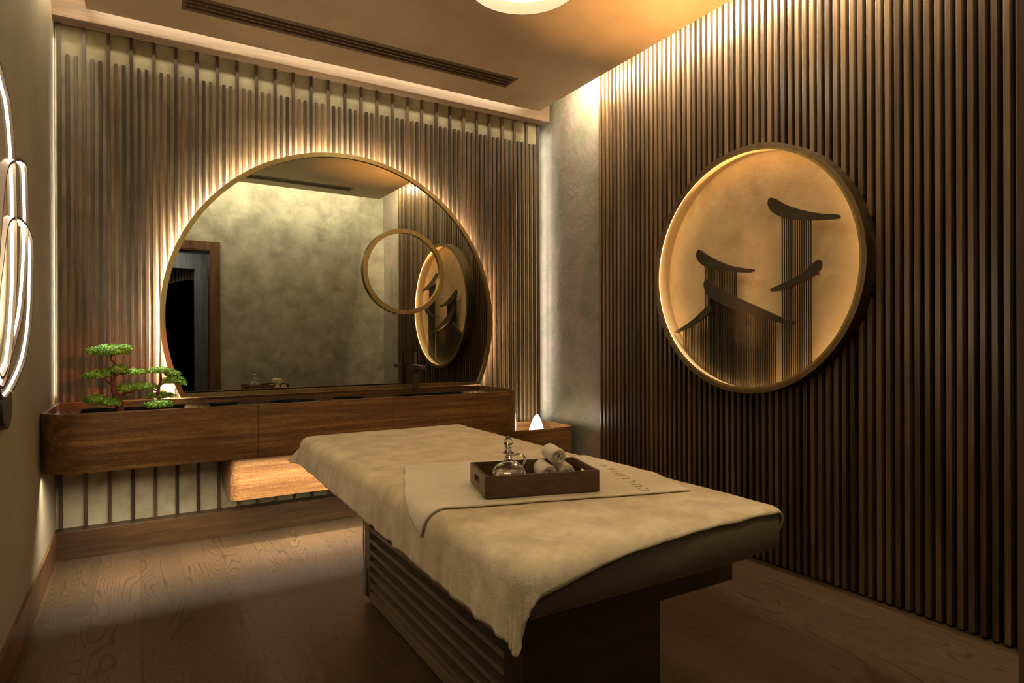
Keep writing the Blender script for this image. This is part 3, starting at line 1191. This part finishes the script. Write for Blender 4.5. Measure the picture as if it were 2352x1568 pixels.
b0 = P(272, 935)
soil_z = ZK - 0.0595
tr = [(Vector((b0.x + 0.01, YT, soil_z)), 0.024), (P(274, 925), 0.019), (P(263, 900), 0.015), (P(260, 880, .01), 0.012), (P(259, 862, .01), 0.010), (P(266, 845), 0.008), (P(262, 832), 0.006), (P(254, 824), 0.0045), (P(255, 810), 0.004)]
brs = [[(P(261, 886), 0.007), (P(250, 878, -.01), 0.005), (P(238, 868, -.02), 0.0035), (P(226, 860, -.02), 0.002)],
       [(P(262, 866), 0.007), (P(273, 858, .01), 0.005), (P(290, 855, .02), 0.004), (P(312, 858, .02), 0.002)],
       [(P(270, 915), 0.009), (P(284, 905), 0.007), (P(300, 900, .02), 0.005), (P(318, 892, .02), 0.003)],
       [(P(272, 925), 0.007), (P(258, 928, -.03), 0.005), (P(235, 925, -.04), 0.003)]]
s_ = 0.00195
pads = [(P(250, 806), 48 * s_, 0.065, 15 * s_, 950), (P(219, 805), 24 * s_, 0.045, 9 * s_, 300), (P(285, 800), 22 * s_, 0.045, 10 * s_, 300),
        (P(218, 862, -.01), 30 * s_, 0.05, 11 * s_, 480), (P(240, 858), 20 * s_, 0.04, 12 * s_, 260),
        (P(272, 848), 26 * s_, 0.05, 12 * s_, 420), (P(308, 855, .02), 30 * s_, 0.05, 9 * s_, 420),
        (P(288, 892), 22 * s_, 0.04, 11 * s_, 320), (P(318, 887, .02), 26 * s_, 0.045, 9 * s_, 360),
        (P(218, 918, -.03), 26 * s_, 0.05, 12 * s_, 430), (P(254, 925, -.04), 24 * s_, 0.045, 11 * s_, 380), (P(264, 903, .03), 10 * s_, .02, 8 * s_, 90)]
bonsai('bonsai_tree', (b0.x + 0.01, YT, soil_z), 'taller bonsai with four green cloud pads at left of the planter tray', tr, brs, pads)
YT = 3.88
b1 = P(368, 935)
tr = [(Vector((b1.x, YT, soil_z)), 0.012), (P(366, 922), 0.009), (P(362, 905), 0.008), (P(365, 888), 0.0075), (P(370, 874), 0.006), (P(369, 856), 0.004)]
brs = [[(P(367, 885), 0.005), (P(376, 880), 0.004), (P(392, 876), 0.002)], [(P(362, 898), 0.005), (P(350, 893), 0.004), (P(338, 888), 0.002)]]
pads = [(P(368, 851), 36 * s_, 0.05, 9 * s_, 480), (P(398, 873), 30 * s_, 0.045, 11 * s_, 460), (P(396, 858), 22 * s_, 0.04, 8 * s_, 260), (P(418, 880), 13 * s_, .03, 6 * s_, 130),
        (P(340, 888), 28 * s_, 0.045, 9 * s_, 380), (P(370, 908, .03), 36 * s_, 0.045, 9 * s_, 460), (P(366, 928, -.05), 36 * s_, 0.05, 11 * s_, 560)]
bonsai('bonsai_tree', (b1.x, YT, soil_z), 'smaller bonsai with slim trunk and airy green pads beside the mirror edge', tr, brs, pads)

# ------------------------------------------------------------------ wall sconce (left wall)
t = thing('sconce_lamp', (XL, 2.3, 1.4), 'wall lamp of overlapping dark bronze loops with white LED light lines', 'lamp')
loops = [
    ([(2.293, 1.94), (2.353, 1.91), (2.408, 1.822), (2.443, 1.696), (2.455, 1.563), (2.453, 1.427), (2.427, 1.317), (2.381, 1.209), (2.309, 1.12)], [(2.20, 1.07), (2.08, 1.14), (1.98, 1.35), (1.97, 1.62), (2.04, 1.85), (2.16, 1.97)], -0.350, -0.328),
    ([(2.254, 1.63), (2.308, 1.711), (2.392, 1.754), (2.484, 1.785), (2.591, 1.805), (2.671, 1.800), (2.700, 1.707), (2.704, 1.603), (2.663, 1.448), (2.579, 1.296), (2.44, 1.196), (2.296, 1.12)], [(2.20, 1.10), (2.14, 1.18), (2.15, 1.34), (2.20, 1.50)], -0.352, -0.330),
    ([(2.25, 1.431), (2.318, 1.541), (2.426, 1.589), (2.528, 1.607), (2.648, 1.609), (2.762, 1.597), (2.832, 1.55), (2.829, 1.433), (2.784, 1.273), (2.665, 1.151), (2.492, 1.078), (2.349, 1.043)], [(2.24, 1.04), (2.17, 1.10), (2.17, 1.24), (2.20, 1.35)], -0.354, -0.332),
]
for pts, left, x0, x1 in loops:
    lp = spline(pts + left, 6)
    ar = sum(lp[i - 1][0] * lp[i][1] - lp[i][0] * lp[i - 1][1] for i in range(len(lp)))
    sgn = 1 if ar > 0 else -1
    inn = offset_loop(lp, -0.009 * sgn)
    inn2 = offset_loop(lp, -0.0093 * sgn)
    bm = bmesh.new()
    ring_band(bm, lp, inn, x0, x1, M_YZ)
    ob = autosmooth(obj('loop', bm, M_SCONCE, t))
    bm = bmesh.new()
    q0 = [bm.verts.new((x0 + 0.007, a, b)) for a, b in inn2]
    q1 = [bm.verts.new((x1 - 0.0085, a, b)) for a, b in inn2]
    for i in range(len(q0)):
        j = (i + 1) % len(q0)
        bm.faces.new((q0[i], q0[j], q1[j], q1[i]))
    obj('led_line', bm, M_LED, ob)
bm = bmesh.new()
prism(bm, circ(2.69, 1.0, 0.095, 48), XL, XL + 0.02, M_YZ)
autosmooth(obj('canopy', bm, M_BLACKM, t))
bm = bmesh.new()
tube(bm, [(XL + 0.01, 2.69, 1.03), (-0.335, 2.36, 1.05)], 0.008, 10)
obj('arm', bm, M_BRASS, t)

# ------------------------------------------------------------------ massage table
t = thing('massage_table', (1.15, 2.1, 0), 'dark wood massage table with louvred side and draped mattress', 'massage table')
BX0, BX1, BY0, BY1 = 0.895, 1.406, 1.433, 2.824
bm = bmesh.new()
box(bm, BX0 + 0.05, BX1, BY0 + 0.02, BY1, 0.03, 0.43)
obj('base_core', bm, plain('bed_core', (0.012, 0.009, 0.006), 0.7), t)
bm = bmesh.new()
plate(bm, [(BX0, 0.02), (BX1, 0.02), (BX1, 0.376), (1.747, 0.376), (1.747, 0.528), (BX0, 0.528)], [], BY0, BY0 + 0.02, M_XZ)
obj('end_panel', bm, M_BED, t)
bm = bmesh.new()
box(bm, BX0, BX0 + 0.03, BY0 + 0.02, BY0 + 0.105, 0.02, 0.455)
obj('corner_post', bm, M_BED, t)
bm = bmesh.new()
box(bm, BX0, BX0 + 0.03, BY1 - 0.07, BY1, 0.02, 0.43)
obj('corner_post', bm, M_BEDL, t)
bm = BX(BX0 + 0.0, BX0 + 0.05, BY0 + 0.105, BY1 - 0.07, 0.02, 0.052)
obj('plinth_rail', bm, M_BEDL, t)
bm = BX(BX0 + 0.0, BX0 + 0.05, BY0 + 0.105, BY1 - 0.07, 0.418, 0.43)
obj('top_rail', bm, M_BEDL, t)
for k in range(7):
    z = 0.385 - 0.0515 * k
    bm = bmesh.new()
    Mx = Matrix.Translation((BX0 + 0.002, 0, z))
    prism(bm, [(0.0, 0.0), (0.0, 0.019), (0.045, 0.008), (0.045, -0.011)], BY0 + 0.105, BY1 - 0.07,
          Mx @ Matrix(((1, 0, 0, 0), (0, 0, 1, 0), (0, 1, 0, 0), (0, 0, 0, 1))))
    obj('louvre', bm, M_BEDL, t)
for x in (BX0 + 0.05, BX1 - 0.08):
    for y in (BY0 + 0.05, BY1 - 0.06):
        obj('foot', BX(x, x + 0.04, y - 0.02, y + 0.02, 0, 0.031), M_BLACK, t)
obj('lift_column', BX(BX0 + 0.06, BX1 - 0.06, BY0 + 0.06, BY1 - 0.1, 0.43, 0.53), M_DARK, t)
obj('table_frame', BX(0.80, 1.62, 1.25, 2.98, 0.528, 0.562, bev=0.003), M_BEDL, t)
MX0, MX1, MY0, MY1 = 0.738, 1.668, 1.178, 3.385
bm = BX(MX0, MX1, MY0, MY1, 0.562, 0.688, bev=0.03)
autosmooth(obj('mattress', bm, M_COVER, t))

# hand control hanging on the table side
t = thing('hand_control', (0.86, 2.77, 0.5), 'grey hand control hanging by its cord at the back corner of the table', 'remote control')
bm = BX(0.862, 0.888, 2.735, 2.79, 0.425, 0.525, bev=0.008)
obj('holder', bm, M_GREYP, t)
bm = bmesh.new()
tube(bm, [(0.877, 2.775, 0.43), (0.880, 2.795, 0.35), (0.882, 2.805, 0.27), (0.882, 2.795, 0.19), (0.882, 2.785, 0.155)], 0.0025, 6)
tube(bm, [(0.877, 2.765, 0.43), (0.882, 2.765, 0.30), (0.882, 2.775, 0.155)], 0.0025, 6)
obj('cord', bm, M_GREYP, t)
bm = bmesh.new()
tube(bm, [(0.880, 2.783, 0.165), (0.880, 2.783, 0.16), (0.880, 2.776, 0.10), (0.881, 2.768, 0.045), (0.881, 2.768, 0.04)], [0.006, 0.012, 0.012, 0.011, 0.005], 12)
obj('grip', bm, M_GREYP, t, smooth=True)

# ------------------------------------------------------------------ drape
RD = 0.045
CX0, CX1, CY0, CY1 = 0.772, 1.634, 1.214, 3.348


def drape(x, y, zt, extra, flare=0.10, wave=0.010, seed=0.0, wr=0.0025):
    """flat cloth point -> position over the mattress edge"""
    qx = min(max(x, CX0), CX1)
    qy = min(max(y, CY0), CY1)
    dx, dy = x - qx, y - qy
    d = math.hypot(dx, dy)
    r = RD + extra
    if d < 1e-6:
        w = wr * noise.noise(Vector((x * 3.1 + seed, y * 9.0, seed))) + wr * 0.6 * noise.noise(Vector((x * 11, y * 15, seed + 3)))
        return Vector((x, y, zt + w)), 0
    nx, ny = dx / d, dy / d
    if d < r * PI / 2:
        a = d / r
        h, v = r * math.sin(a), r * (1 - math.cos(a))
        w = wr * noise.noise(Vector((x * 3.1 + seed, y * 9.0, seed))) * math.cos(a)
        return Vector((qx + nx * h, qy + ny * h, zt - v + w)), 0
    L = d - r * PI / 2
    if nx < -0.2 and ny > 0.2:
        flare = flare + 0.9 * min(-nx, ny)
    if nx < -0.2 and ny < -0.2:
        wave = wave * 2.2
    s = qx * 1.0 + qy * 1.0 + math.atan2(ny, nx) * 0.12
    fold = wave * (L / 0.08) * (noise.noise(Vector((s * 16 + seed, 0, 0))) + 0.4 * noise.noise(Vector((s * 45, seed, 0))))
    h = r + L * flare + fold
    return Vector((qx + nx * h, qy + ny * h, zt - r - L * math.sqrt(max(0.1, 1 - flare * flare)))), L


def drape_cloth(name, corners, zt, extra, mat, nu, nv, thick, corner_round=0.0, **kw):
    bm = bmesh.new()
    g = []
    (ax, ay), (bx_, by_), (cx, cy), (dx, dy) = corners   # FL, FR, BR, BL
    for j in range(nv + 1):
        v = j / nv
        row = []
        for i in range(nu + 1):
            u = i / nu
            x = (1 - v) * ((1 - u) * ax + u * bx_) + v * ((1 - u) * dx + u * cx)
            y = (1 - v) * ((1 - u) * ay + u * by_) + v * ((1 - u) * dy + u * cy)
            y += (ay - by_) * ((1 - u) ** 4 - (1 - u)) * (1 - v) ** 5 * (1 if corner_round else 0)
            # rounded cloth corners
            rc = 0.11
            wx = math.hypot(bx_ - ax, by_ - ay)
            wy = math.hypot(dx - ax, dy - ay)
            du, dv = min(u, 1 - u) * wx, min(v, 1 - v) * wy
            if du < rc and dv < rc:
                a_, b_ = 1 - du / rc, 1 - dv / rc
                a2, b2 = a_ * math.sqrt(1 - b_ * b_ / 2), b_ * math.sqrt(1 - a_ * a_ / 2)
                eu = Vector((bx_ - ax, by_ - ay)).normalized() * (1 if u < 0.5 else -1) * (a_ - a2) * rc
                ev = Vector((dx - ax, dy - ay)).normalized() * (1 if v < 0.5 else -1) * (b_ - b2) * rc
                if corner_round:
                    x += (eu.x + ev.x) * corner_round
                    y += (eu.y + ev.y) * corner_round
            # softly irregular hem
            e = min(u, 1 - u, v, 1 - v)
            if e < 0.001:
                x += 0.004 * noise.noise(Vector((x * 12, y * 12, 5)))
                y += 0.004 * noise.noise(Vector((x * 12, y * 12, 9)))
            p, _ = drape(x, y, zt, extra, **kw)
            row.append(bm.verts.new(p))
        g.append(row)
    for j in range(nv):
        for i in range(nu):
            bm.faces.new((g[j][i], g[j][i + 1], g[j + 1][i + 1], g[j + 1][i]))
    me = bpy.data.meshes.new(name)
    bm.to_mesh(me)
    bm.free()
    for p in me.polygons:
        p.use_smooth = True
    me.materials.append(mat)
    o = bpy.data.objects.new(name, me)
    COL.objects.link(o)
    sm = o.modifiers.new('solid', 'SOLIDIFY')
    sm.thickness = thick
    sm.offset = 1
    return o


bl = drape_cloth('table_blanket',
                 [(CX0 - 0.205, CY0 - 0.165), (CX1 + 0.135, CY0 - 0.038), (CX1 + 0.06, CY1 + 0.11), (CX0 - 0.155, CY1 + 0.175)],
                 0.6935, 0.004, M_BLANKET, 150, 260, 0.007, corner_round=0.85, flare=0.10, wave=0.008, seed=1.7, wr=0.003)
tag(bl, 'thick beige terry blanket draped over the massage table', 'blanket')
TA, TB, TC, TD = (0.905, 2.335), (1.775, 2.080), (1.557, 1.445), (0.655, 1.700)
tw = drape_cloth('table_runner', [TD, TC, TB, TA], 0.7035, 0.014, M_TOWEL, 90, 70, 0.005, flare=0.09, wave=0.003, seed=1.7, wr=0.003)
tag(tw, 'thin cream towel laid askew under the wooden tray, embossed with letters', 'towel')

# lettering on the towel, reading from the front corner towards the back
cu = bpy.data.curves.new('lettering_curve', 'FONT')
cu.body = 'CULLINAN'
cu.size = 0.046
cu.extrude = 0.0007
cu.space_character = 1.45
to = bpy.data.objects.new('lettering_tmp', cu)
COL.objects.link(to)
bpy.context.view_layer.update()
me = bpy.data.meshes.new_from_object(to.evaluated_get(bpy.context.evaluated_depsgraph_get()))
bpy.data.objects.remove(to)
xs_ = [v.co.x for v in me.vertices]
w_ = max(xs_) - min(xs_)
x_0 = min(xs_)
A_ = Vector((1.436, 1.500))
B_ = Vector((1.586, 1.905))
dr = (B_ - A_)
Ln = dr.length
dr.normalize()
upv = Vector((-dr.y, dr.x))
for v in me.vertices:
    s = (v.co.x - x_0) / w_ * Ln
    p2 = A_ + dr * s + upv * (v.co.y)
    p3, _ = drape(p2.x, p2.y, 0.7035, 0.014, flare=0.09, wave=0.003, seed=1.7, wr=0.003)
    v.co = Vector((p3.x, p3.y, p3.z + 0.0055 + v.co.z))
me.materials.append(M_LETTER)
lo_ = bpy.data.objects.new('lettering', me)
COL.objects.link(lo_)
lo_.parent = tw

# ------------------------------------------------------------------ tray with decanter and rolled towels
TRZ = 0.7115
ANGT = math.atan2(-0.108, 0.366)
MT = Matrix.Translation((1.130, 1.744, TRZ)) @ Matrix.Rotation(ANGT, 4, 'Z')
t = thing('serving_tray', (1.130, 1.744, TRZ), 'dark wooden tray with cut-out handles on the cream towel', 'tray')
LX, LY, TT, HH = 0.1905, 0.120, 0.010, 0.068
MAXZ = MT
bm = bmesh.new()
prism(bm, [(-LX + TT, -LY + TT), (LX - TT, -LY + TT), (LX - TT, LY - TT), (-LX + TT, LY - TT)], 0.0, 0.008, MAXZ)
obj('tray_base', bm, M_TRAY, t)
for sy in (-1, 1):
    bm = bmesh.new()
    y0, y1 = sorted((sy * LY, sy * (LY - TT)))
    prism(bm, [(-LX, y0), (LX, y0), (LX, y1), (-LX, y1)], 0.0, HH, MAXZ)
    obj('long_side', bm, M_TRAY, t)
for sx_ in (-1, 1):
    bm = bmesh.new()
    x0, x1 = sorted((sx_ * LX, sx_ * (LX - TT)))
    Ms = MAXZ @ Matrix(((0, 0, 1, 0), (1, 0, 0, 0), (0, 1, 0, 0), (0, 0, 0, 1)))
    plate(bm, [(-LY + TT, 0), (LY - TT, 0), (LY - TT, HH), (-LY + TT, HH)], [rrect(-0.042, 0.042, 0.024, 0.048, 0.008)], x0, x1, Ms)
    obj('handle_side', bm, M_TRAY, t)

DZ = TRZ + 0.0085
DC = (1.030, 1.735, DZ)
t = thing('glass_decanter', DC, 'round clear glass decanter of golden oil with handle and stopper', 'decanter')
outer = [(0.0, 0.0), (0.040, 0.0), (0.051, 0.004), (0.0575, 0.015), (0.0595, 0.028), (0.058, 0.041), (0.052, 0.054), (0.042, 0.064), (0.028, 0.071), (0.017, 0.075), (0.0125, 0.082), (0.0115, 0.090), (0.0125, 0.100), (0.012, 0.108), (0.018, 0.112), (0.018, 0.116), (0.0125, 0.118)]
inn = [(0.0095, 0.118), (0.0085, 0.108), (0.0085, 0.09), (0.0105, 0.080), (0.016, 0.072), (0.027, 0.0685), (0.040, 0.0615), (0.0495, 0.052), (0.0555, 0.040), (0.0568, 0.028), (0.055, 0.017), (0.049, 0.007), (0.039, 0.004), (0.0, 0.004)]
def zmap(z):
    return z * 1.17 if z < 0.08 else 0.0936 + (z - 0.08) * (0.118 - 0.0936) / (0.118 - 0.08)


outer = [(r, zmap(z)) for r, z in outer]
inn = [(r, zmap(z)) for r, z in inn]
bm = bmesh.new()
lathe(bm, outer + inn, DC, 48, close=False)
obj('bottle', bm, M_GLASS, t, smooth=True)
bm = bmesh.new()
lathe(bm, [(0.0, 0.0052), (0.0385, 0.0052), (0.0483, 0.0090), (0.0543, 0.0205), (0.0562, 0.0328), (0.0549, 0.0463), (0.0512, 0.055), (0.0, 0.055)], DC, 48, close=False)
obj('oil', bm, M_OIL, t, smooth=False)
bm = bmesh.new()
lathe(bm, [(0.0, 0.104), (0.007, 0.106), (0.0085, 0.1185), (0.014, 0.1195), (0.011, 0.126), (0.008, 0.131), (0.013, 0.139), (0.0155, 0.148), (0.013, 0.158), (0.006, 0.167), (0.0, 0.171)], DC, 32, close=False)
obj('stopper', bm, M_GLASS, t, smooth=True)
bm = bmesh.new()
cdir = Vector((Rv.x, Rv.y, 0)).normalized()
hp = []
for a, b in spline([(0.013, 0.106), (0.030, 0.111), (0.046, 0.107), (0.054, 0.094), (0.050, 0.080), (0.043, 0.073)], 5, False):
    hp.append(Vector(DC) + cdir * a + Vector((0, 0, b)))
tube(bm, hp, 0.0036, 10)
obj('handle', bm, M_GLASS, t, smooth=True)


def rolled_towel(front, direction, length, R, label, rot=0.0):
    """spiral-rolled towel; front = centre of the end facing the camera"""
    t = thing('rolled_towel', front, label, 'towel', 'rolled towels in the wooden tray')
    ax = Vector(direction).normalized()
    up = Vector((0, 0, 1))
    sd = ax.cross(up).normalized()
    up = sd.cross(ax)
    turns = 3.1
    th = R / (turns + 0.35)
    n = 96
    steps = 12
    bm = bmesh.new()
    rows = []
    for k in range(steps + 1):
        u = k / steps
        e = 1 - 0.07 * (2 * abs(u - 0.5)) ** 8
        sect_o, sect_i = [], []
        for i in range(n + 1):
            a = 2 * PI * turns * i / n
            rc = th * 0.5 + (R - th) * i / n
            wob = 1 + 0.03 * noise.noise(Vector((a * 0.7, u * 3, rot)))
            ho = th * 0.47 * (1 if (0 < k < steps) else 0.72)
            for rr, lst in ((rc + ho, sect_o), (rc - ho, sect_i)):
                r_ = max(rr, 0.0004) * wob * e
                p = Vector(front) + ax * (length * u + (0.0025 * math.sin(i * 0.35) if k in (0, steps) else 0)) + sd * (r_ * math.cos(a + rot)) + up * (r_ * math.sin(a + rot) * 0.96)
                lst.append(bm.verts.new(p))
        rows.append((sect_o, sect_i))
    for (o0, i0), (o1, i1) in zip(rows, rows[1:]):
        for i in range(n):
            bm.faces.new((o0[i], o0[i + 1], o1[i + 1], o1[i]))
            bm.faces.new((i0[i + 1], i0[i], i1[i], i1[i + 1]))
        bm.faces.new((o0[n], i0[n], i1[n], o1[n]))
        bm.faces.new((i0[0], o0[0], o1[0], i1[0]))
    for o0, i0 in (rows[0], rows[-1]):
        for i in range(n):
            bm.faces.new((o0[i], i0[i], i0[i + 1], o0[i + 1]))
    obj('towel_roll', bm, M_ROLL, t, smooth=True)
    return t


RT = 0.0318
zb = TRZ + 0.009 + RT
dirT = (0.33, 0.94, 0)


def onz(x, y, z):
    d = F + Rv * ((x - 1176) / 1418.06) - Uv * ((y - 784) / 1418.06)
    return Vector((0, 0, 1.2)) + d * ((z - 1.2) / d.z)


fl = onz(1263, 1087, zb)
fr = fl + Vector((0.0630, -0.0185, 0))
ft = (fl + fr) / 2 + Vector((0, 0, 0.0545))
rolled_towel(fl, dirT, 0.135, RT, 'rolled white towel lying lower left in the tray', -2.3)
rolled_towel(fr, dirT, 0.135, RT, 'rolled white towel lying at the right of the tray floor', -1.7)
rolled_towel(ft - Vector((0.0, 0.0, 0.0)), dirT, 0.13, RT, 'rolled white towel resting on top of the other two rolls', -2.6)
